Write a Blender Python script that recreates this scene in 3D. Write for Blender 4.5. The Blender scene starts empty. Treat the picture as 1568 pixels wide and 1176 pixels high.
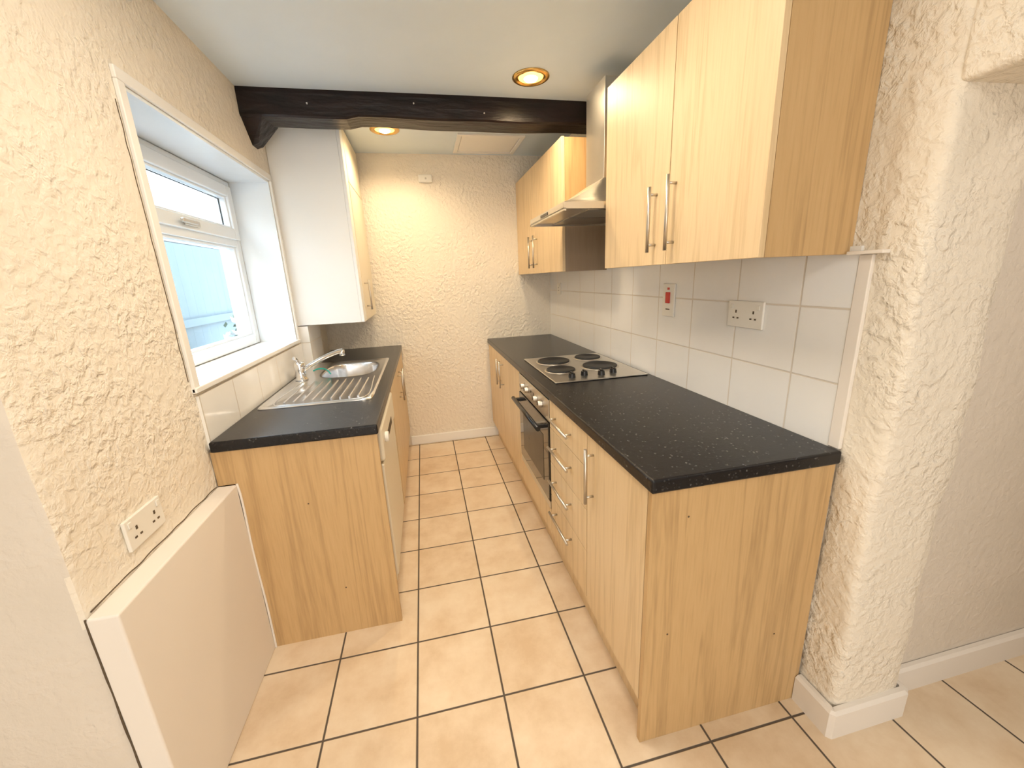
import bpy, bmesh, math, random
from mathutils import Vector, Matrix
random.seed(3)
S=bpy.context.scene
try: S.view_settings.view_transform='Standard'
except Exception: pass
# ------------------------------------------------------------------ materials
def newmat(n):
    m=bpy.data.materials.new(n); m.use_nodes=True
    nt=m.node_tree; b=nt.nodes['Principled BSDF']; return m,nt,b
def N(nt,t,**k):
    n=nt.nodes.new(t)
    for a,v in k.items(): setattr(n,a,v)
    return n
def plain(n,col,rough=.5,metal=0,emit=None,es=0,coat=0):
    m,nt,b=newmat(n); b.inputs['Base Color'].default_value=(*col,1); b.inputs['Roughness'].default_value=rough; b.inputs['Metallic'].default_value=metal
    if coat: b.inputs['Coat Weight'].default_value=coat
    if emit: b.inputs['Emission Color'].default_value=(*emit,1); b.inputs['Emission Strength'].default_value=es
    co=N(nt,'ShaderNodeTexCoord'); no=N(nt,'ShaderNodeTexNoise'); no.inputs['Scale'].default_value=14; no.inputs['Detail'].default_value=4
    mr=N(nt,'ShaderNodeMapRange'); mr.inputs['To Min'].default_value=max(0,rough-.05); mr.inputs['To Max'].default_value=min(1,rough+.05)
    nt.links.new(co.outputs['Object'],no.inputs['Vector']); nt.links.new(no.outputs['Fac'],mr.inputs['Value']); nt.links.new(mr.outputs[0],b.inputs['Roughness'])
    return m
def mathn(nt,op,a,b=None,c=None):
    n=N(nt,'ShaderNodeMath',operation=op)
    for i,v in enumerate((a,b,c)):
        if v is None: continue
        if isinstance(v,(int,float)): n.inputs[i].default_value=v
        else: nt.links.new(v,n.inputs[i])
    return n.outputs[0]
def ramp(nt,fac,stops):
    r=N(nt,'ShaderNodeValToRGB'); e=r.color_ramp.elements
    e[0].position=stops[0][0]; e[0].color=(*stops[0][1],1); e[1].position=stops[-1][0]; e[1].color=(*stops[-1][1],1)
    for p,c in stops[1:-1]:
        q=e.new(p); q.color=(*c,1)
    nt.links.new(fac,r.inputs[0]); return r.outputs[0]
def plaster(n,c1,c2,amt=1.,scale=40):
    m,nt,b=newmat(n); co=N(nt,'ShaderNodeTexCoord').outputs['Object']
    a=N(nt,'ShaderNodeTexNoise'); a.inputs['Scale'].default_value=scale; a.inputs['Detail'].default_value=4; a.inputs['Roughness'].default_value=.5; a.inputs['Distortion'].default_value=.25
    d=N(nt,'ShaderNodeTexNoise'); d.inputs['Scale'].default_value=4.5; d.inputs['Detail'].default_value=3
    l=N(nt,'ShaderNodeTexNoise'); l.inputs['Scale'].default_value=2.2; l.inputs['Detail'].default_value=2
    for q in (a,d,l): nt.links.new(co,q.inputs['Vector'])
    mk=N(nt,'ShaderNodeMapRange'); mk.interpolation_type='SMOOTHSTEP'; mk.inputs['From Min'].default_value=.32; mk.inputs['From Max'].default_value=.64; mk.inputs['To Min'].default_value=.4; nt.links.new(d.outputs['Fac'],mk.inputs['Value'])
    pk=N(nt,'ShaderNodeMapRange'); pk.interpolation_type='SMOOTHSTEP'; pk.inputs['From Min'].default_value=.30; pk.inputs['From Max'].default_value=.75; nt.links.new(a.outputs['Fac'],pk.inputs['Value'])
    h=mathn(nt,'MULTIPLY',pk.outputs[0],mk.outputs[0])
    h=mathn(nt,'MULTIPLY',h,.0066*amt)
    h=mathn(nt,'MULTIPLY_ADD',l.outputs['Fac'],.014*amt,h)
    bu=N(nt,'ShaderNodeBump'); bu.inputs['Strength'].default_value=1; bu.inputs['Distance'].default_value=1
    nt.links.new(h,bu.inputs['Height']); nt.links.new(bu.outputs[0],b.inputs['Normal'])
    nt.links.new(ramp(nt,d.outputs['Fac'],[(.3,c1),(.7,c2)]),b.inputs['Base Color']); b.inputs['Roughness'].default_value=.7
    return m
def wood(n,c1,c2,c3,rough=.42):
    m,nt,b=newmat(n); co=N(nt,'ShaderNodeTexCoord').outputs['Object']
    mp=N(nt,'ShaderNodeMapping'); mp.inputs['Scale'].default_value=(1,1,.055); nt.links.new(co,mp.inputs['Vector'])
    a=N(nt,'ShaderNodeTexNoise'); a.inputs['Scale'].default_value=7; a.inputs['Detail'].default_value=4; a.inputs['Distortion'].default_value=.8
    f=N(nt,'ShaderNodeTexNoise'); f.inputs['Scale'].default_value=150; f.inputs['Detail'].default_value=3
    nt.links.new(mp.outputs[0],a.inputs['Vector']); nt.links.new(mp.outputs[0],f.inputs['Vector'])
    w=mathn(nt,'MULTIPLY',a.outputs['Fac'],40); w=mathn(nt,'SINE',w); w=mathn(nt,'POWER',mathn(nt,'MULTIPLY_ADD',w,.5,.5),3.5)
    w=mathn(nt,'MULTIPLY_ADD',w,-.12,.46)
    w=mathn(nt,'MULTIPLY_ADD',f.outputs['Fac'],.32,mathn(nt,'SUBTRACT',w,.06))
    nt.links.new(ramp(nt,w,[(.28,c1),(.55,c2),(.85,c3)]),b.inputs['Base Color']); b.inputs['Roughness'].default_value=rough
    return m
def tiled(n,ax,off,size,g,cols,gcol,rough,bump=.0015,noise=5,base_noise=.0):
    m,nt,b=newmat(n); co=N(nt,'ShaderNodeTexCoord').outputs['Object']
    sp=N(nt,'ShaderNodeSeparateXYZ'); nt.links.new(co,sp.inputs[0])
    ds=[];cells=[]
    for a,o,s in zip(ax,off,size):
        v=mathn(nt,'SUBTRACT',sp.outputs[a],o); ds.append(mathn(nt,'PINGPONG',v,s/2)); cells.append(mathn(nt,'FLOOR',mathn(nt,'DIVIDE',v,s)))
    d=mathn(nt,'MINIMUM',ds[0],ds[1])
    mk=N(nt,'ShaderNodeMapRange'); mk.interpolation_type='SMOOTHSTEP'; mk.inputs['From Min'].default_value=g*.35; mk.inputs['From Max'].default_value=g*.75
    nt.links.new(d,mk.inputs['Value'])
    cv=N(nt,'ShaderNodeCombineXYZ'); nt.links.new(cells[0],cv.inputs[0]); nt.links.new(cells[1],cv.inputs[1])
    wn=N(nt,'ShaderNodeTexWhiteNoise'); nt.links.new(cv.outputs[0],wn.inputs['Vector'])
    no=N(nt,'ShaderNodeTexNoise'); no.inputs['Scale'].default_value=noise; no.inputs['Detail'].default_value=7; no.inputs['Roughness'].default_value=.65
    nt.links.new(co,no.inputs['Vector'])
    v=mathn(nt,'MULTIPLY_ADD',wn.outputs['Value'],.16,no.outputs['Fac'])
    c=ramp(nt,v,[(.38,cols[0]),(.55,cols[1]),(.75,cols[2])])
    mx=N(nt,'ShaderNodeMix',data_type='RGBA'); mx.inputs['A'].default_value=(*gcol,1); nt.links.new(mk.outputs[0],mx.inputs['Factor']); nt.links.new(c,mx.inputs['B'])
    nt.links.new(mx.outputs['Result'],b.inputs['Base Color'])
    rr=mathn(nt,'MULTIPLY_ADD',mk.outputs[0],rough-.85,.85); nt.links.new(rr,b.inputs['Roughness'])
    bu=N(nt,'ShaderNodeBump'); bu.inputs['Strength'].default_value=1; bu.inputs['Distance'].default_value=bump
    hh=mathn(nt,'MULTIPLY_ADD',no.outputs['Fac'],base_noise,mk.outputs[0])
    nt.links.new(hh,bu.inputs['Height']); nt.links.new(bu.outputs[0],b.inputs['Normal'])
    return m
M={}
M['plaster']=plaster('textured_plaster',(.84,.775,.665),(.88,.815,.705))
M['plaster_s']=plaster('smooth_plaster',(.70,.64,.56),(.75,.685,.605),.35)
M['ceil']=plaster('ceiling_paint',(.71,.80,.87),(.74,.83,.90),.12,scale=8)
M['white']=plain('white_gloss_paint',(.88,.87,.84),.4)
M['boxw']=plain('matt_offwhite_paint',(.84,.79,.73),.6)
M['upvc']=plain('upvc_white',(.84,.90,.95),.25)
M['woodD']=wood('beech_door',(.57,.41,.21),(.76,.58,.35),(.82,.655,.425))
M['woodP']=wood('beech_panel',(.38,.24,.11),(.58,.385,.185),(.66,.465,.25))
M['woodG']=wood('taupe_panel',(.26,.19,.12),(.30,.22,.15),(.36,.28,.19),.6)  # darker grey-brown tone for the end panel part below hood height
M['edge']=plain('dark_gap',(.10,.07,.04),.8)
M['carc']=plain('cabinet_carcass',(.55,.42,.27),.6)
M['cream']=plain('cream_white_laminate',(.86,.87,.86),.35)
M['creamd']=plain('cream_door',(.82,.75,.60),.35)
M['steel']=plain('brushed_steel',(.66,.64,.60),.3,1)
M['steelh']=plain('satin_nickel',(.60,.56,.50),.35,1)
M['chrome']=plain('chrome',(.85,.86,.88),.08,1)
M['sink']=plain('stainless_sink',(.78,.79,.81),.2,1)
M['black']=plain('black_enamel',(.012,.012,.013),.25)
M['iron']=plain('cast_iron',(.02,.02,.02),.55)
M['glassb']=plain('oven_glass',(.015,.013,.012),.06,0,coat=.5)
M['plast']=plain('white_plastic',(.84,.82,.76),.35)
M['red']=plain('red_rocker',(.6,.03,.02),.35)
M['teal']=plain('teal_rubber',(.02,.35,.30),.5)
M['brass']=plain('brass_ring',(.75,.48,.16),.25,1)
M['bulb']=plain('lamp_glow',(1,.8,.4),.4,0,(1,.55,.12),2.2)
M['bulb2']=plain('lamp_core',(1,.9,.6),.4,0,(1,.80,.4),14)
M['filter']=plain('hood_filter',(.35,.33,.30),.45,1)
M['floor']=tiled('beige_floor_tile',(0,1),(-.4504,1.0822),(.2985,.2985),.0058,[(.66,.50,.33),(.74,.59,.42),(.81,.68,.515)],(.10,.078,.06),.38,.002,6,.15)
M['tileR']=tiled('white_wall_tile',(1,2),(1.02,.885),(.2535,.207),.005,[(.87,.87,.86),(.89,.89,.88),(.91,.91,.90)],(.72,.67,.60),.12,.0008,3,.02)
M['tileL']=tiled('white_wall_tile_b',(1,2),(1.52,.868),(.2535,.207),.005,[(.86,.85,.82),(.88,.87,.84),(.90,.89,.86)],(.66,.61,.54),.12,.0008,3,.02)
m,nt,b=newmat('black_painted_timber'); co=N(nt,'ShaderNodeTexCoord').outputs['Object']
mp=N(nt,'ShaderNodeMapping'); mp.inputs['Scale'].default_value=(.25,1,1); nt.links.new(co,mp.inputs[0])
no=N(nt,'ShaderNodeTexNoise'); no.inputs['Scale'].default_value=22; no.inputs['Detail'].default_value=8; nt.links.new(mp.outputs[0],no.inputs['Vector'])
nt.links.new(ramp(nt,no.outputs['Fac'],[(.35,(.006,.003,.003)),(.7,(.018,.008,.007))]),b.inputs['Base Color']); b.inputs['Roughness'].default_value=.38; b.inputs['Specular IOR Level'].default_value=.35
bu=N(nt,'ShaderNodeBump'); bu.inputs['Distance'].default_value=.014; bu.inputs['Strength'].default_value=.8; nt.links.new(no.outputs['Fac'],bu.inputs['Height']); nt.links.new(bu.outputs[0],b.inputs['Normal']); M['beam']=m
m,nt,b=newmat('black_speckled_laminate'); co=N(nt,'ShaderNodeTexCoord').outputs['Object']
v=N(nt,'ShaderNodeTexNoise'); v.inputs['Scale'].default_value=60; v.inputs['Detail'].default_value=9; v.inputs['Roughness'].default_value=.8; nt.links.new(co,v.inputs['Vector'])
v2=N(nt,'ShaderNodeTexVoronoi'); v2.inputs['Scale'].default_value=70; nt.links.new(co,v2.inputs['Vector'])
fleck=mathn(nt,'MULTIPLY',mathn(nt,'LESS_THAN',v2.outputs['Distance'],.2),.12)
vv=mathn(nt,'ADD',v.outputs['Fac'],fleck)
nt.links.new(ramp(nt,vv,[(.45,(.006,.006,.008)),(.60,(.011,.011,.013)),(.72,(.13,.128,.125))]),b.inputs['Base Color']); b.inputs['Roughness'].default_value=.25; b.inputs['Specular IOR Level'].default_value=.35
bu=N(nt,'ShaderNodeBump'); bu.inputs['Distance'].default_value=.0008; nt.links.new(v.outputs['Fac'],bu.inputs['Height']); nt.links.new(bu.outputs[0],b.inputs['Normal']); M['top']=m
m=bpy.data.materials.new('window_glass'); m.use_nodes=True; nt=m.node_tree; nt.nodes.clear()
o=N(nt,'ShaderNodeOutputMaterial'); t=N(nt,'ShaderNodeBsdfTransparent'); g=N(nt,'ShaderNodeBsdfGlossy'); g.inputs['Roughness'].default_value=.02; mx=N(nt,'ShaderNodeMixShader'); mx.inputs[0].default_value=.07
nt.links.new(t.outputs[0],mx.inputs[1]); nt.links.new(g.outputs[0],mx.inputs[2]); nt.links.new(mx.outputs[0],o.inputs[0]); M['glass']=m
# ------------------------------------------------------------------ helpers
def link(o): S.collection.objects.link(o); return o
def meshobj(name,verts,faces,mat,parent=None,smooth=False):
    me=bpy.data.meshes.new(name); me.from_pydata([tuple(v) for v in verts],[],faces); me.update()
    bm=bmesh.new(); bm.from_mesh(me); bmesh.ops.recalc_face_normals(bm,faces=bm.faces); bm.to_mesh(me); bm.free()
    o=link(bpy.data.objects.new(name,me)); me.materials.append(M[mat] if isinstance(mat,str) else mat)
    if smooth:
        for p in me.polygons: p.use_smooth=True
    if parent: o.parent=parent
    return o
BF=[(0,1,2,3),(7,6,5,4),(0,4,5,1),(1,5,6,2),(2,6,7,3),(3,7,4,0)]
def bv(x0,x1,y0,y1,z0,z1): return [(x0,y0,z0),(x0,y1,z0),(x1,y1,z0),(x1,y0,z0),(x0,y0,z1),(x0,y1,z1),(x1,y1,z1),(x1,y0,z1)]
def bevel(o,w,seg=2):
    md=o.modifiers.new('bevel','BEVEL'); md.width=w; md.segments=seg; md.limit_method='ANGLE'; md.angle_limit=math.radians(40)
    for p in o.data.polygons: p.use_smooth=True
    try: md.harden_normals=True
    except Exception: pass
def box(name,x0,x1,y0,y1,z0,z1,mat,parent=None,bev=0,seg=2):
    o=meshobj(name,bv(x0,x1,y0,y1,z0,z1),BF,mat,parent)
    if bev: bevel(o,bev,seg)
    return o
def boxes(name,lst,mat,parent=None,bev=0):
    V=[];F=[]
    for l in lst:
        n=len(V); V+=bv(*l); F+=[tuple(i+n for i in f) for f in BF]
    o=meshobj(name,V,F,mat,parent)
    if bev: bevel(o,bev)
    return o
def empty(name):
    e=link(bpy.data.objects.new(name,None)); e.empty_display_size=.1; return e
def cyl(name,p0,p1,r,mat,parent=None,r2=None,n=24,bev=0):
    p0=Vector(p0);p1=Vector(p1);d=(p1-p0); q=d.to_track_quat('Z','Y'); r2=r if r2 is None else r2
    V=[];F=[]
    for k,(c,rr) in enumerate(((p0,r),(p1,r2))):
        for i in range(n):
            a=2*math.pi*i/n; V.append(c+q@Vector((rr*math.cos(a),rr*math.sin(a),0)))
    for i in range(n): F.append((i,(i+1)%n,n+(i+1)%n,n+i))
    F.append(tuple(range(n))[::-1]); F.append(tuple(range(n,2*n)))
    o=meshobj(name,V,F,mat,parent)
    for p in o.data.polygons: p.use_smooth=len(p.vertices)==4
    if bev: bevel(o,bev)
    return o
def loft(name,rings,mat,parent=None,cap0=False,cap1=False,smooth=True):
    n=len(rings[0]);V=[];F=[]
    for r in rings: V+=list(r)
    for k in range(len(rings)-1):
        for i in range(n): F.append((k*n+i,k*n+(i+1)%n,(k+1)*n+(i+1)%n,(k+1)*n+i))
    if cap0: F.append(tuple(range(n))[::-1])
    if cap1: F.append(tuple(range((len(rings)-1)*n,len(rings)*n)))
    return meshobj(name,V,F,mat,parent,smooth)
def lathe(name,c,prof,mat,parent=None,n=48):
    rings=[]
    for r,h in prof: rings.append([(c[0]+r*math.cos(2*math.pi*i/n),c[1]+r*math.sin(2*math.pi*i/n),c[2]+h) for i in range(n)])
    return loft(name,rings,mat,parent,True,True)
def tube(name,pts,r,mat,parent=None):
    cu=bpy.data.curves.new(name,'CURVE'); cu.dimensions='3D'; cu.bevel_depth=r; cu.bevel_resolution=5; cu.use_fill_caps=True
    sp=cu.splines.new('BEZIER'); sp.bezier_points.add(len(pts)-1)
    for b_,p in zip(sp.bezier_points,pts): b_.co=p; b_.handle_left_type=b_.handle_right_type='AUTO'
    o=link(bpy.data.objects.new(name,cu)); cu.materials.append(M[mat])
    dg=bpy.context.evaluated_depsgraph_get(); me=bpy.data.meshes.new_from_object(o.evaluated_get(dg)); bpy.data.objects.remove(o)
    o=link(bpy.data.objects.new(name,me))
    for p in me.polygons: p.use_smooth=True
    if parent: o.parent=parent
    return o
def handle_v(name,x,y,z0,z1,parent,sx=-1):
    off=.03*sx
    cyl(name,(x+off,y,z0),(x+off,y,z1),.006,'steelh',parent,n=16)
    for k,z in enumerate((z0+.025,z1-.025)): cyl(name+'_post_%d'%k,(x,y,z),(x+off,y,z),.0045,'steelh',parent,n=12)
def handle_h(name,x,y0,y1,z,parent,sx=-1):
    off=.03*sx
    cyl(name,(x+off,y0,z),(x+off,y1,z),.006,'steelh',parent,n=16)
    for k,y in enumerate((y0+.03,y1-.03)): cyl(name+'_post_%d'%k,(x,y,z),(x+off,y,z),.0045,'steelh',parent,n=12)
# ------------------------------------------------------------------ constants
XL=-.786; XR=1.1176; YB=3.499; ZC=2.366; Z=.91
# ------------------------------------------------------------------ room shell
boxes('floor',[(-2.6,3.0,-2.9,1.05,-.1,0),(XL-.32,3.0,1.05,3.7,-.1,0)],'floor')
boxes('ceiling',[(-2.6,3.0,-2.9,1.05,ZC,ZC+.1),(XL-.32,3.0,1.05,3.7,ZC,ZC+.1)],'ceil')
wy0,wy1,wz0,wz1=1.535,2.715,1.10,2.005
boxes('wall_left',[(XL-.32,XL,wy1,YB+.1,0,ZC),(XL-.32,XL,wy0,wy1,0,wz0),(XL-.32,XL,wy0,wy1,wz1,ZC)],'plaster')
box('wall_back',XL,XR,YB,YB+.15,0,ZC,'plaster')
box('wall_right',XR,XR+.26,.835,YB+.15,0,ZC,'plaster')
def wavy(name,base,fixed,amp=1.,mat='plaster',z1=ZC,split=50):
    rings=[]; nz=70
    for k in range(nz+1):
        z=z1*k/nz; r=[]
        for i,(x,y) in enumerate(base):
            w=0 if i in fixed else amp
            dx=.003*math.sin(z*7+i*.15)+.0018*math.sin(z*21+i*.2); dy=.003*math.sin(z*8+i*.15+1)+.0018*math.sin(z*25+i*.2)
            r.append((x+w*dx,y+w*dy,z))
        rings.append(r)
    o=loft(name,rings,mat,None,True,True)
    md=o.modifiers.new('es','EDGE_SPLIT'); md.split_angle=math.radians(split)
    return o
wavy('wall_nib',[(XR,.842),(XR-.003,.825),(XR-.004,.79),(XR-.003,.755),(XR-.002,.738),(XR+.004,.729),(XR+.014,.724),(XR+.05,.7225),(XR+.12,.721),(XR+.20,.7225),(XR+.243,.726),(XR+.254,.733),(XR+.259,.745),(XR+.26,.78),(XR+.26,.842)],(0,13,14),split=34)
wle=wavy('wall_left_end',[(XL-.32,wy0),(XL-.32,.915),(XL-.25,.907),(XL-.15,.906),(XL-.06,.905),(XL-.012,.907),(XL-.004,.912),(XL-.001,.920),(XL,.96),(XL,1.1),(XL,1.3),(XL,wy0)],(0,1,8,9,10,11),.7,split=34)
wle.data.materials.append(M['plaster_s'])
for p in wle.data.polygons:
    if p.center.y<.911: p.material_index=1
o=box('wall_header',XR-.002,XR+.26,-.6,.74,1.765,ZC,'plaster'); bevel(o,.015,3)
box('wall_dining_side',XR,XR+.26,-2.7,-.6,0,ZC,'plaster_s')
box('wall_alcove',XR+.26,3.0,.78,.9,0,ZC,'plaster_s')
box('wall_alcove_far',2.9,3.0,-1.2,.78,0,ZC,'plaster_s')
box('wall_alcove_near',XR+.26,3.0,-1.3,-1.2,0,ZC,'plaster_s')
box('wall_reveal',-2.6,XL-.30,.925,1.1,0,ZC,'plaster_s')
box('wall_dining_left',-2.6,-2.5,-2.7,.925,0,ZC,'plaster_s')
boxes('wall_dining_back',[(-2.6,-1.4,-2.8,-2.7,0,ZC),(.9,XR+.26,-2.8,-2.7,0,ZC),(-1.4,.9,-2.8,-2.7,2.15,ZC)],'plaster_s')
e=empty('door_1')  # unseen patio opening, added behind the camera for the rear fill
boxes('frame',[(-1.4,-1.33,-2.79,-2.72,0,2.15),(.83,.9,-2.79,-2.72,0,2.15),(-1.33,.83,-2.79,-2.72,2.08,2.15),(-.29,-.21,-2.79,-2.72,0,2.08)],'upvc',e)
box('sky_block_panel',-1.33,.83,-2.79,-2.75,0,2.08,'upvc',e)  # solid sheet added out of view to keep sky light out
box('baseboard_back',-.22,.6,YB-.018,YB,0,.085,'white',None,.006)
def skirt(name,pts,h,t):
    V=[];F=[]
    n=len(pts); inner=[]
    for i in range(n):
        p=Vector(pts[i]); ns=[]
        if i>0: d=(p-Vector(pts[i-1])).normalized(); ns.append(Vector((-d.y,d.x)))
        if i<n-1: d=(Vector(pts[i+1])-p).normalized(); ns.append(Vector((-d.y,d.x)))
        nn=sum(ns,Vector((0,0))).normalized(); k=t/max(.5,nn.dot(ns[0])); inner.append(tuple(p+nn*k))
    for (x,y),(u,v) in zip(pts,inner): V+=[(x,y,0),(x,y,h-.008),(x+(u-x)*.4,y+(v-y)*.4,h),(u,v,h),(u,v,0)]
    for i in range(n-1):
        for k in range(5): F.append((i*5+k,i*5+(k+1)%5,(i+1)*5+(k+1)%5,(i+1)*5+k))
    F.append((0,1,2,3,4)); F.append(tuple((n-1)*5+k for k in (4,3,2,1,0)))
    return meshobj(name,V,F,'boxw')
skirt('baseboard_nib',[(XR-.026,.832),(XR-.028,.712),(XR-.016,.700),(XR+.262,.700),(XR+.282,.715),(XR+.284,.762)],.10,.022)
skirt('baseboard_alcove',[(XR+.285,.758),(1.8,.758),(2.88,.758)],.10,.02)
box('pipe_boxing',XL,-.722,.902,1.507,0,.738,'boxw',None,.006)
def crack(nm,p0,p1,n,j=.004,r=.0016):
    p0=Vector(p0);p1=Vector(p1); pts=[p0.lerp(p1,i/n)+Vector((0,random.uniform(-j,j),random.uniform(-j,j))) for i in range(n+1)]
    tube(nm,[tuple(p) for p in pts],r,'edge',wle)
crack('crack_1',(XL,wy0-.040,1.13),(XL,wy0-.042,1.95),22,.002)
crack('crack_2',(XL,.925,.741),(XL,1.50,.741),14,.002)
crack('crack_3',(XL+.001,.903,0.0),(XL+.001,.903,.738),14,.0015,.0022)
# ------------------------------------------------------------------ window
e=empty('window_1')
xo=XL-.20
t=.034
boxes('casing',[(XL,XL+.012,wy0-t,wy0,wz0-.012,wz1),(XL,XL+.012,wy1,wy1+t*.7,wz0-.012,wz1)],'white',e,.003)
box('casing_head',XL,XL+.012,wy0-t,wy1+t*.7,wz1,wz1+t,'white',e,.003)
boxes('reveal_lining',[(xo,XL,wy0,wy0+.012,wz0,wz1),(xo,XL,wy1-.012,wy1,wz0,wz1),(xo,XL,wy0+.012,wy1-.012,wz1-.012,wz1)],'upvc',e)
box('sill',xo,XL+.016,wy0-t,wy1+t*.7,wz0-.014,wz0+.006,'white',e,.004)
fy0,fy1,fz0,fz1=wy0+.012,wy1-.012,wz0+.006,wz1-.012
fw=.055; zt=1.68
def frame(name,y0,y1,z0,z1,w,x0,x1,mat='upvc',bev=.006):
    boxes(name,[(x0,x1,y0,y0+w,z0,z1),(x0,x1,y1-w,y1,z0,z1),(x0,x1,y0+w,y1-w,z0,z0+w),(x0,x1,y0+w,y1-w,z1-w,z1)],mat,e,bev)
frame('outer_frame',fy0,fy1,fz0,fz1,fw,xo-.065,xo)
box('transom',xo-.065,xo,fy0+fw,fy1-fw,zt-.03,zt+.03,'upvc',e,.005)
frame('opener_sash',fy0+.03,fy1-.03,zt+.005,fz1-.03,.058,xo-.05,xo+.016)
frame('opener_bead',fy0+.085,fy1-.085,zt+.06,fz1-.085,.014,xo-.03,xo+.004)
frame('lower_bead',fy0+fw-.003,fy1-fw+.003,fz0+fw-.003,zt-.027,.016,xo-.04,xo-.012)
frame('gasket',fy0+.098,fy1-.098,zt+.073,fz1-.098,.004,xo-.032,xo-.027,'black',0)
box('glass_top',xo-.034,xo-.03,fy0+.07,fy1-.07,zt+.04,fz1-.07,'glass',e)
box('glass_bottom',xo-.034,xo-.03,fy0+fw,fy1-fw,fz0+fw,zt-.03,'glass',e)
box('handle_base',xo+.016,xo+.028,2.10,2.22,zt+.02,zt+.045,'steelh',e,.004)
box('handle_lever',xo+.028,xo+.045,2.05,2.17,zt+.024,zt+.042,'steelh',e,.006)
# ------------------------------------------------------------------ outside
M['render']=plaster('outside_render',(.09,.13,.145),(.11,.15,.165),.5,scale=10)
M['fence']=wood('outside_boards',(.045,.08,.095),(.062,.10,.118),(.08,.12,.138),.8)
M['gutter']=plain('outside_trim',(.26,.29,.30),.4)
M['pebble']=tiled('pebble',(1,2),(0,0),(5,5),.001,[(.012,.02,.018),(.055,.07,.07),(.15,.17,.175)],(.1,.1,.1),.8,.002,14,.2)
M['green']=plaster('foliage',(.02,.05,.02),(.04,.075,.035),.9,scale=40)
M['petal']=plain('white_petals',(.6,.6,.6),.6)
M['ground']=plaster('outside_paving',(.16,.18,.18),(.20,.22,.22),.6)
box('outside_ground',-9,XL-.33,1.15,9,-.3,-.05,'ground')
e=empty('neighbour_outbuilding')
box('wall_body',-3.6,-2.6,.5,8,-.05,1.96,'render',e)
box('fascia',-2.62,-2.50,.5,8,1.93,2.03,'gutter',e,.01)
meshobj('roof',[(-2.50,.4,2.03),(-2.50,8.1,2.03),(-3.6,8.1,2.75),(-3.6,.4,2.9),(-2.50,.4,2.06),(-2.50,8.1,2.06),(-3.6,8.1,2.79),(-3.6,.4,2.94)],BF,'pebble',e)
cyl('gutter',(-2.46,.5,2.02),(-2.46,8,2.02),.035,'gutter',e)
e=empty('garden_fence')
for i in range(26):
    y=2.2+i*.16; box('board_%d'%i,-2.2,-2.18,y,y+.159,-.05,1.86,'fence',e)
box('rail',-2.18,-2.14,2.2,6.4,1.1,1.17,'fence',e)
e=empty('flowering_shrub')
V=[];F=[];V2=[];F2=[]
for i in range(420):
    a=random.uniform(0,6.28);r=.28*math.sqrt(random.random());h=random.random()
    c=Vector((-1.78+r*math.cos(a)*.8,4.3+r*math.sin(a),.1+1.22*h*(1-.5*r/.28*h)))
    d=Vector((random.gauss(0,1),random.gauss(0,1),random.gauss(0,1))).normalized(); u=d.orthogonal().normalized()*.02; w=d.cross(u).normalized()*.045
    tgt=(V2,F2) if (h>.7 and random.random()<.6) else (V,F)
    n=len(tgt[0]); tgt[0].extend([c-w,c+u,c+w,c-u]); tgt[1].append((n,n+1,n+2,n+3))
meshobj('leaves',V,F,'green',e); meshobj('blossom',V2,F2,'petal',e)
cyl('stem',(-1.78,4.3,-.05),(-1.78,4.3,.9),.02,'green',e)
# ------------------------------------------------------------------ tiles
box('splashback_tiles',XR-.009,XR,.868,YB,Z-.03,1.46,'tileR',empty('trim_1'))
e=empty('trim_2')
box('tile_edge_batten',XR-.012,XR,.834,.868,Z,1.438,'boxw',e,.003)
box('batten_cap',XR-.03,XR+.0,.80,.888,1.438,1.447,'boxw',e,.002)
e=empty('trim_3')
box('splashback_tiles_window',XL,XL+.009,1.515,2.76,Z-.03,1.075,'tileL',e)
box('splashback_tiles_corner',XL,XL+.06,2.765,3.06,Z+.0,1.178,'tileL',e)
# ------------------------------------------------------------------ right base units
XF=.528; XK=XR-.012
XB=XF+.018
e=empty('base_cabinet')
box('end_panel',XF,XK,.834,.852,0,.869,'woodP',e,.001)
box('carcass',XB,XK,.853,1.262,.15,.868,'carc',e)
box('door',XF,XF+.018,.856,1.259,.15,.866,'woodD',e,.0015)
box('plinth',XF+.045,XF+.06,.853,1.262,0,.15,'woodD',e)
for i,(x,z) in enumerate(((.64,.78),(.60,.40),(.98,.30))): cyl('screw_hole_%d'%i,(x,.8345,z),(x,.8335,z),.003,'edge',e,n=10)
handle_v('handle',XF,1.205,.625,.835,e)
e=empty('drawer_unit')
box('carcass',XB,XK,1.264,1.712,.15,.868,'carc',e)
zs=[.866,.728,.555,.375,.16]
for i in range(4):
    box('drawer_front_%d'%i,XF,XF+.018,1.266,1.710,zs[i+1]+.003,zs[i],'woodD',e,.0015)
for i,z in enumerate((.80,.655,.485,.315)): handle_h('handle_%d'%i,XF,1.40,1.655,z,e)
box('plinth',XF+.045,XF+.06,1.264,1.712,0,.15,'woodD',e)
e=empty('base_cabinet')
box('carcass',XB,XK,2.312,YB-.02,.15,.868,'carc',e)
box('door_1',XF,XF+.018,2.315,2.895,.15,.866,'woodD',e,.0015)
box('door_2',XF,XF+.018,2.899,YB-.02,.15,.866,'woodD',e,.0015)
box('plinth',XF+.045,XF+.06,2.312,YB-.02,0,.15,'woodD',e)
handle_v('handle_1',XF,2.84,.63,.83,e); handle_v('handle_2',XF,2.96,.63,.83,e)
e=empty('built_in_oven')
box('housing',XF+.02,XK,1.714,2.310,.15,.868,'carc',e)
box('plinth',XF+.045,XF+.06,1.714,2.310,0,.15,'woodD',e)
box('filler_panel',XF,XF+.018,1.716,2.308,.15,.29,'woodD',e,.0015)
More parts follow.
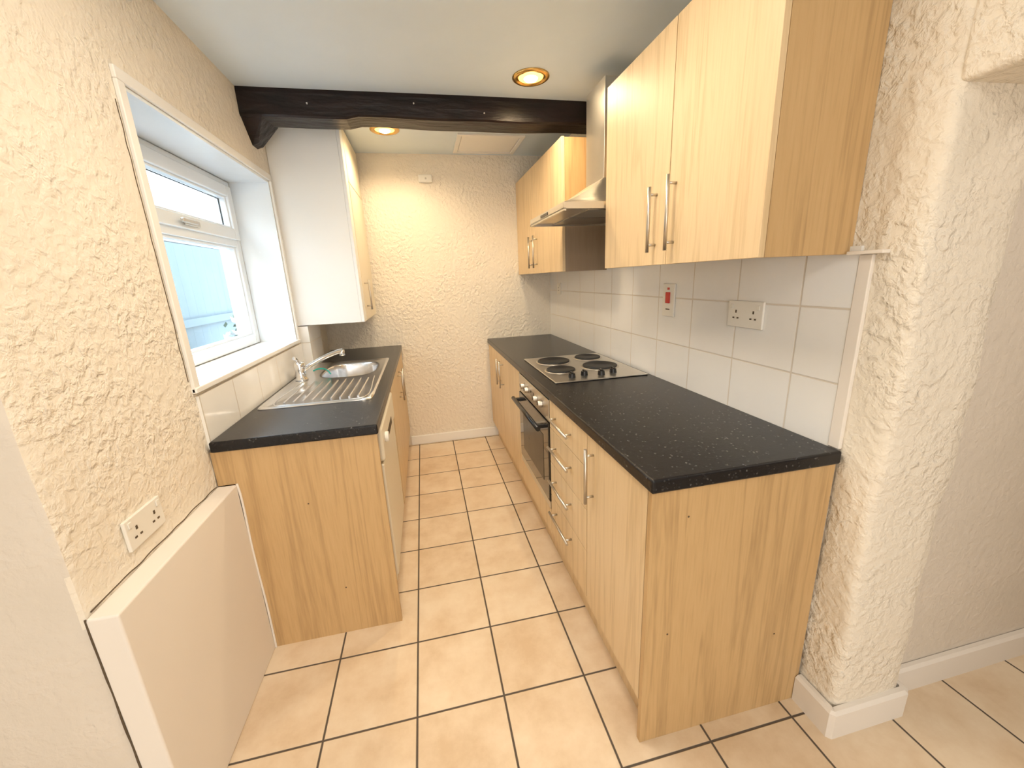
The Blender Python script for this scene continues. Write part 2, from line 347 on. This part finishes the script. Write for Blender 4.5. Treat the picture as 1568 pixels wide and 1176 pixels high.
box('control_panel',XF-.004,XF+.018,1.716,2.308,.755,.862,'steel',e,.002)
box('door_glass',XF-.008,XF+.018,1.716,2.308,.335,.748,'glassb',e,.003)
box('door_inner_window',XF-.0095,XF-.007,1.80,2.22,.41,.66,'black',e,.001)
box('door_bottom_trim',XF-.004,XF+.018,1.716,2.308,.293,.33,'steel',e,.002)
cyl('handle',(XF-.05,1.74,.715),(XF-.05,2.285,.715),.012,'black',e)
for i,y in enumerate((1.78,2.245)): box('handle_bracket_%d'%i,XF-.05,XF-.006,y-.012,y+.012,.705,.725,'black',e,.003)
for i,y in enumerate((1.83,1.92,2.10,2.19)):
    cyl('knob_%d'%i,(XF-.004,y,.81),(XF-.026,y,.81),.019,'steelh',e,r2=.016,bev=.002); box('knob_mark_%d'%i,XF-.028,XF-.025,y-.002,y+.002,.805,.826,'black',e)
box('clock',XF-.006,XF-.003,1.975,2.045,.795,.825,'glassb',e)
XW=.520
o=box('kitchen_worktop',XW,XR-.010,.822,YB-.001,.870,Z,'top'); bevel(o,.007,4)
o=box('kitchen_worktop',XL+.010,-.212,1.496,YB-.001,.870,Z,'top'); bevel(o,.007,4); wl=o
hx0,hx1,hy0,hy1=.59,1.085,1.805,2.44
e=empty('electric_hob')
box('hob_plate',hx0,hx1,hy0,hy1,Z,Z+.008,'steel',e,.004)
for i,(x,y,r) in enumerate([(.735,2.28,.095),(.965,2.31,.078),(.70,2.045,.078),(.935,2.06,.095)]):
    lathe('ring_%d'%i,(x,y,Z+.006),[(r+.010,0),(r+.010,.004),(r+.004,.005)],'steelh',e)
    lathe('hotplate_%d'%i,(x,y,Z+.008),[(r,0),(r,.009),(r-.004,.011),(r*.9,.0115),(r*.88,.0105),(r*.40,.0105),(r*.38,.009),(.0,.009)],'iron',e)
for i in range(4):
    x=.70+i*.075+(0 if i<2 else .01); y=1.875+(.02 if i%2 else 0)
    cyl('knob_%d'%i,(x,y,Z+.006),(x,y,Z+.03),.019,'black',e,r2=.016,bev=.002); box('knob_grip_%d'%i,x-.004,x+.004,y-.016,y+.016,Z+.028,Z+.036,'black',e,.001)
def superell(cx,cy,a,b,z,n,ang):
    c,s=math.cos(ang),math.sin(ang); p=2/n
    return (cx+a*math.copysign(abs(c)**p,c),cy+b*math.copysign(abs(s)**p,s),z)
sx0,sx1,sy0,sy1=-.755,-.268,1.86,2.90
bcx,bcy,ba,bb=-.475,2.60,.155,.215
angs=sorted([2*math.pi*i/96 for i in range(96)])
cut=loft('sink_cutter',[[superell(bcx,bcy,ba+.004,bb+.004,z,3.2,a) for a in angs] for z in (.80,.95)],'black',None,True,True,False)
md=wl.modifiers.new('cut','BOOLEAN'); md.operation='DIFFERENCE'; md.object=cut; md.solver='EXACT'
bpy.context.view_layer.objects.active=wl
for mn in [m_.name for m_ in wl.modifiers]: bpy.ops.object.modifier_apply(modifier=mn)
bpy.data.objects.remove(cut)
e=empty('kitchen_sink')
def rectpt(dirx,diry,x0,x1,y0,y1,z):
    ts=[]
    if dirx>1e-9: ts.append((x1-bcx)/dirx)
    if dirx<-1e-9: ts.append((x0-bcx)/dirx)
    if diry>1e-9: ts.append((y1-bcy)/diry)
    if diry<-1e-9: ts.append((y0-bcy)/diry)
    t_=min(ts); return (bcx+dirx*t_,bcy+diry*t_,z)
inn=[superell(bcx,bcy,ba,bb,Z+.004,3.2,a) for a in angs]
dirs=[Vector((p[0]-bcx,p[1]-bcy)).normalized() for p in inn]
def outer(inset,z):
    pts=[rectpt(d.x,d.y,sx0+inset,sx1-inset,sy0+inset,sy1-inset,z) for d in dirs]
    for cx_ in (sx0+inset,sx1-inset):
        for cy_ in (sy0+inset,sy1-inset):
            k=min(range(len(pts)),key=lambda i:(pts[i][0]-cx_)**2+(pts[i][1]-cy_)**2); pts[k]=(cx_+(.006 if cx_<bcx else -.006),cy_+(.006 if cy_<bcy else -.006),z)
    return pts
rings=[outer(0,Z+.0005),outer(.002,Z+.006),outer(.012,Z+.008),outer(.022,Z+.004),[superell(bcx,bcy,ba+.012,bb+.012,Z+.004,3.2,a) for a in angs],inn]
for f,z in ((.985,-.006),(.96,-.03),(.94,-.10),(.90,-.135),(.8,-.15),(.3,-.155),(.14,-.157)): rings.append([superell(bcx,bcy,ba*f,bb*f,Z+z,3.2,a) for a in angs])
rings.append([superell(bcx,bcy,.02,.02,Z-.16,2,a) for a in angs])
loft('basin',rings,'sink',e,False,True)
for i in range(9):
    y0,y1=1.93,2.31; x=-.66+i*.040
    tube('drainer_ridge_%d'%i,[(x,y0,Z+.004),(x,y1,Z+.004)],.0045,'sink',e)
tube('drainer_border',[(-.69,2.34,Z+.004),(-.69,1.90,Z+.004),(-.66,1.888,Z+.004),(-.34,1.888,Z+.004),(-.31,1.90,Z+.004),(-.31,2.34,Z+.004)],.003,'sink',e)
cyl('waste',(bcx,bcy,Z-.158),(bcx,bcy,Z-.153),.035,'chrome',e)
e=empty('mixer_tap')
tx_,ty_=-.705,2.40
lathe('base',(tx_,ty_,Z+.0055),[(.034,0),(.034,.006),(.028,.012),(.026,.055),(.029,.06),(.029,.090),(.022,.100),(0,.103)],'chrome',e)
tube('spout',[(tx_,ty_,Z+.05),(tx_+.06,ty_+.035,Z+.085),(tx_+.16,ty_+.10,Z+.125),(tx_+.21,ty_+.13,Z+.135)],.013,'chrome',e)
cyl('spout_end',(tx_+.205,ty_+.127,Z+.14),(tx_+.205,ty_+.127,Z+.105),.015,'chrome',e)
tube('lever',[(tx_,ty_,Z+.09),(tx_-.005,ty_-.03,Z+.125),(tx_-.0,ty_-.075,Z+.14)],.009,'chrome',e)
tube('dish_brush',[(-.655,2.455,Z+.04),(-.62,2.45,Z+.05),(-.59,2.48,Z+.035),(-.565,2.46,Z+.012)],.004,'teal')
# ------------------------------------------------------------------ left base units
XP=-.220
e=empty('base_cabinet')
xb=-.7215
meshobj('end_panel',[(xb,1.508,0),(XP,1.508,0),(XP,1.508,.869),(XL+.003,1.508,.869),(XL+.003,1.508,.739),(xb,1.508,.739),
                     (xb,1.526,0),(XP,1.526,0),(XP,1.526,.869),(XL+.003,1.526,.869),(XL+.003,1.526,.739),(xb,1.526,.739)],
        [(0,1,2,3,4,5),(11,10,9,8,7,6),(0,6,7,1),(1,7,8,2),(2,8,9,3),(3,9,10,4),(4,10,11,5),(5,11,6,0)],'woodP',e)
for i,(x,z) in enumerate(((-.50,.62),(-.42,.22))): cyl('screw_hole_%d'%i,(x,1.5085,z),(x,1.5072,z),.003,'edge',e,n=10)
tube('filler_bead',[(xb+.001,1.506,.0),(xb+.003,1.506,.2),(xb,1.506,.45),(xb+.003,1.506,.70),(xb,1.506,.74)],.004,'boxw',e)
boxes('carcass_sides',[(XL+.012,XP-.02,2.222,2.238,.15,.74),(XL+.012,XP-.02,YB-.03,YB-.014,.15,.74),(XL+.012,XP-.02,2.238,YB-.03,.15,.166)],'carc',e)
box('door_1',XP-.018,XP,2.225,2.84,.15,.866,'woodD',e,.0015)
box('door_2',XP-.018,XP,2.844,YB-.014,.15,.866,'woodD',e,.0015)
box('plinth',XP-.06,XP-.045,2.222,YB-.014,0,.15,'woodD',e)
handle_v('handle_1',XP,2.78,.63,.83,e,1); handle_v('handle_2',XP,2.90,.63,.83,e,1)
e=empty('dishwasher')
box('body',XL+.03,XP-.03,1.60,2.19,.02,.72,'creamd',e)
box('door',XP-.03,XP+.0,1.60,2.19,.16,.70,'creamd',e,.008)
box('control_fascia',XP-.03,XP+.008,1.60,2.19,.71,.855,'creamd',e,.014,4)
box('grip_recess',XP+.004,XP+.0095,1.78,2.0,.74,.775,'edge',e,.002)
cyl('dial',(XP+.008,1.68,.79),(XP+.024,1.68,.79),.022,'plast',e,bev=.003)
box('kick_plate',XP-.05,XP-.035,1.60,2.19,.0,.155,'plast',e)
# ------------------------------------------------------------------ wall cabinets right
XC=.828; z0,z1=1.447,2.156
e=empty('wall_cabinet')
box('carcass',XC+.02,XR-.001,.917,1.782,z0+.004,z1,'carc',e)
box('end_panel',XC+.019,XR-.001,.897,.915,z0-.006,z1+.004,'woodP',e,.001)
box('door_1',XC,XC+.018,.897,1.300,z0-.006,z1+.004,'woodD',e,.0015)
box('door_2',XC,XC+.018,1.304,1.784,z0-.006,z1+.004,'woodD',e,.0015)
handle_v('handle_1',XC,1.262,1.485,1.715,e); handle_v('handle_2',XC,1.372,1.485,1.70,e)
e=empty('wall_cabinet')
box('carcass',XC+.02,XR-.001,2.381,YB-.001,z0+.004,z1,'carc',e)
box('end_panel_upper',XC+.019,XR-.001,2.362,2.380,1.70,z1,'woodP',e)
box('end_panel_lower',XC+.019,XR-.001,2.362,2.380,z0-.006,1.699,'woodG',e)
box('door_1',XC,XC+.018,2.362,2.962,z0-.006,z1+.004,'woodD',e,.0015)
box('door_2',XC,XC+.018,2.966,YB-.002,z0-.006,z1+.004,'woodD',e,.0015)
handle_v('handle_1',XC,2.905,1.48,1.70,e); handle_v('handle_2',XC,3.03,1.48,1.70,e)
e=empty('cooker_hood')
def rect(x0,x1,y0,y1,z): return [(x0,y0,z),(x1,y0,z),(x1,y1,z),(x0,y1,z)]
hy0,hy1,hx0=1.792,2.354,.635
rr=[rect(hx0,XR-.002,hy0,hy1,1.700),rect(hx0,XR-.002,hy0,hy1,1.728)]
for k in range(1,9):
    s=k/8; xx=hx0+(.90-hx0)*s; a=hy0+(1.965-hy0)*s; b_=hy1-(hy1-2.185)*s; rr.append(rect(xx,XR-.002,a,b_,1.728+.135*(s**1.25)))
loft('canopy',rr,'steel',e,False,True,False)
box('underside',hx0+.012,XR-.01,hy0+.012,hy1-.012,1.703,1.712,'steelh',e)
box('lip_front',hx0,hx0+.012,hy0,hy1,1.692,1.703,'steel',e)
box('lip_far',hx0,XR-.01,hy1-.012,hy1,1.692,1.703,'steel',e)
boxes('filters',[(hx0+.13,XR-.06,hy0+.04,hy0+.265,1.698,1.704),(hx0+.13,XR-.06,hy0+.285,hy1-.04,1.698,1.704)],'filter',e)
box('chimney',.90,XR-.002,1.965,2.185,1.86,2.285,'steel',e,.002)
box('button_strip',hx0-.003,hx0,2.02,2.14,1.707,1.72,'black',e)
# ------------------------------------------------------------------ left white wall cabinet
e=empty('wall_cabinet'); XC2=-.38
box('side_panel',XL+.001,XC2-.02,2.768,2.79,1.183,2.35,'cream',e,.002)
box('carcass',XL+.062,XC2-.02,2.791,3.44,1.19,2.35,'cream',e)
box('front_stile',XC2-.02,XC2,2.768,2.865,1.183,2.35,'cream',e,.003)
box('top_door',XC2-.02,XC2+.002,2.87,3.44,2.035,2.345,'creamd',e,.006)
box('bottom_door',XC2-.02,XC2+.004,2.87,3.44,1.183,2.03,'creamd',e,.008,3)
handle_v('handle',XC2+.004,2.95,1.25,1.45,e,1)
# ------------------------------------------------------------------ beam
def beam():
    xs=[XL-.0]+[XL+.06+i*(XR-XL-.06)/30 for i in range(31)]
    rings=[]
    for i,x in enumerate(xs):
        u=(x-XL)/(XR-XL)
        zb=2.238+.004*math.sin(u*7)+.002*math.sin(u*23)+(.010 if u>.27 else -.008*u)
        yf=2.45+.004*math.sin(u*6+1); ybk=2.61+.004*math.sin(u*13)
        rings.append([(x,yf+.004,ZC),(x,yf,ZC-.02),(x,yf,zb+.008),(x,yf+.008,zb),(x,ybk-.008,zb-.002),(x,ybk,zb+.008),(x,ybk,ZC)])
    return rings
e=empty('ceiling_beam')
loft('timber',beam(),'beam',e,True,True,False)
meshobj('end_bracket',[(XL,2.455,2.25),(XL,2.63,2.26),(XL+.12,2.63,2.245),(XL+.10,2.455,2.245),(XL,2.56,2.14),(XL,2.63,2.14),(XL+.03,2.63,2.15),(XL+.03,2.56,2.15)],[(3,2,1,0),(4,5,6,7),(0,1,5,4),(1,2,6,5),(2,3,7,6),(3,0,4,7)],'beam',e)
for i,x in enumerate((-.47,.05,.42)): cyl('screw_%d'%i,(x,2.455,2.30+.02*math.sin(i*2)),(x,2.443,2.30+.02*math.sin(i*2)),.004,'steelh',e,n=10)
# ------------------------------------------------------------------ light fittings
for (x,y) in ((.62,2.21),(-.135,2.99),(.1,1.15)):  # last fitting is unseen, added where the kitchen fill light hangs
    e=empty('ceiling_downlight')
    lathe('ring',(x,y,ZC),[(.092,0),(.092,-.004),(.084,-.009),(.070,-.010),(.062,-.004),(.060,-.001)],'brass',e)
    lathe('lamp_face',(x,y,ZC-.002),[(.060,0),(.060,-.002),(.03,-.006),(0,-.007)],'bulb',e)
    lathe('lamp_core',(x,y,ZC-.008),[(.034,0),(.030,-.006),(.015,-.012),(0,-.013)],'bulb2',e)
e=empty('loft_hatch')
hx,hX,hy,hY=.33,.80,3.02,3.43
boxes('frame',[(hx,hX,hy,hy+.03,ZC-.012,ZC),(hx,hX,hY-.03,hY,ZC-.012,ZC),(hx,hx+.03,hy+.03,hY-.03,ZC-.012,ZC),(hX-.03,hX,hy+.03,hY-.03,ZC-.012,ZC)],'white',e,.003)
box('panel',hx+.034,hX-.034,hy+.034,hY-.034,ZC-.006,ZC,'white',e)
e=empty('heat_sensor')
box('body',.055,.16,YB-.026,YB,2.162,2.220,'plast',e,.008,3)
cyl('button',(.11,YB-.026,2.19),(.11,YB-.030,2.19),.007,'steelh',e)
# ------------------------------------------------------------------ sockets
def socket(name,x,y0,y1,z0_,z1_,s):
    e=empty(name)
    box('plate',min(x,x+s*.009),max(x,x+s*.009),y0,y1,z0_,z1_,'plast',e,.003,3)
    xf=x+s*.009; n=2 if (y1-y0)>.12 else 1; w=(y1-y0)/n
    a=min(xf,xf+s*.0012);b_=max(xf,xf+s*.0012)
    L=[]
    for k in range(n):
        c=y0+w*(k+.5); zc=(z0_+z1_)/2
        L+=[(a,b_,c-.003,c+.003,zc+.004,zc+.014),(a,b_,c-.014,c-.006,zc-.016,zc-.011),(a,b_,c+.006,c+.014,zc-.016,zc-.011)]
        box('rocker_%d'%k,min(xf,xf+s*.003),max(xf,xf+s*.003),c-.006+(.02 if k else -.02),c+.006+(.02 if k else -.02),zc+.018,zc+.034,'plast',e,.001)
    boxes('pin_holes',L,'edge',e)
socket('double_wall_socket',XL,1.065,1.208,.788,.872,1)
socket('double_wall_socket',XR-.009,1.145,1.305,1.212,1.305,-1)
socket('single_wall_socket',XR-.009,3.20,3.29,1.27,1.36,-1)
e=empty('cooker_switch'); xs=XR-.009
box('plate',xs-.009,xs,1.645,1.735,1.215,1.362,'plast',e,.003,3)
box('rocker',xs-.015,xs-.008,1.675,1.705,1.275,1.325,'red',e,.002)
box('neon',xs-.0105,xs-.008,1.682,1.698,1.335,1.345,'red',e)
box('label',xs-.0098,xs-.0085,1.675,1.705,1.245,1.25,'edge',e)
# ------------------------------------------------------------------ lights
def light(name,typ,loc,energy,col,**k):
    l=bpy.data.lights.new(name,typ); l.energy=energy; l.color=col
    for a,v in k.items(): setattr(l,a,v)
    o=link(bpy.data.objects.new(name,l)); o.location=loc; return o
for i,(x,y,en) in enumerate(((.62,2.21,27),(-.135,2.99,22))):
    o=light('downlight_lamp','SPOT',(x,y,ZC-.03),en,(1,.75,.46),spot_size=math.radians(165),spot_blend=.6,shadow_soft_size=.05)
o=light('kitchen_fill_light','AREA',(.1,1.15,ZC-.03),10.5,(1,.86,.69),shape='DISK',size=.5)  # added fill above the frame, brightens the left wall
o=light('rear_fill_light','AREA',(-.25,-2.66,1.1),27,(1,.96,.91),shape='RECTANGLE',size=2.2,size_y=2.0); o.rotation_euler=(math.radians(90),0,0)  # added soft fill from behind the camera, in front of the closed opening
o=light('dining_fill_light','AREA',(-.2,-.9,ZC-.02),16,(1,.89,.75),shape='DISK',size=1.0)  # added room fill, no fitting seen here
o=light('alcove_lamp','AREA',(2.1,-.1,ZC-.02),5,(1,.87,.74),shape='DISK',size=.5)
w=bpy.data.worlds.new('sky'); S.world=w; w.use_nodes=True; nt=w.node_tree; bg=nt.nodes['Background']
tc=N(nt,'ShaderNodeTexCoord'); sp=N(nt,'ShaderNodeSeparateXYZ'); nt.links.new(tc.outputs['Generated'],sp.inputs[0])
c=ramp(nt,sp.outputs[2],[(0,(.84,.92,1.0)),(.6,(.72,.86,1.0))]); nt.links.new(c,bg.inputs['Color']); bg.inputs['Strength'].default_value=7.5
S.view_settings.exposure=.5
# ------------------------------------------------------------------ camera
yaw,pit,rol,f,h=.2044,-.2583,-.0443,615.9212,1.4192
fwd=Vector((math.sin(yaw)*math.cos(pit),math.cos(yaw)*math.cos(pit),math.sin(pit))); r=Vector((math.cos(yaw),-math.sin(yaw),0)); u=r.cross(fwd)
r2=math.cos(rol)*r+math.sin(rol)*u; u2=-math.sin(rol)*r+math.cos(rol)*u
cam=bpy.data.cameras.new('camera'); cam.sensor_width=36; cam.lens=36*f/1568; cam.clip_start=.02
co_=link(bpy.data.objects.new('camera',cam))
mt=Matrix((r2,u2,-fwd)).transposed().to_4x4(); mt.translation=Vector((0,0,h)); co_.matrix_world=mt
S.camera=co_
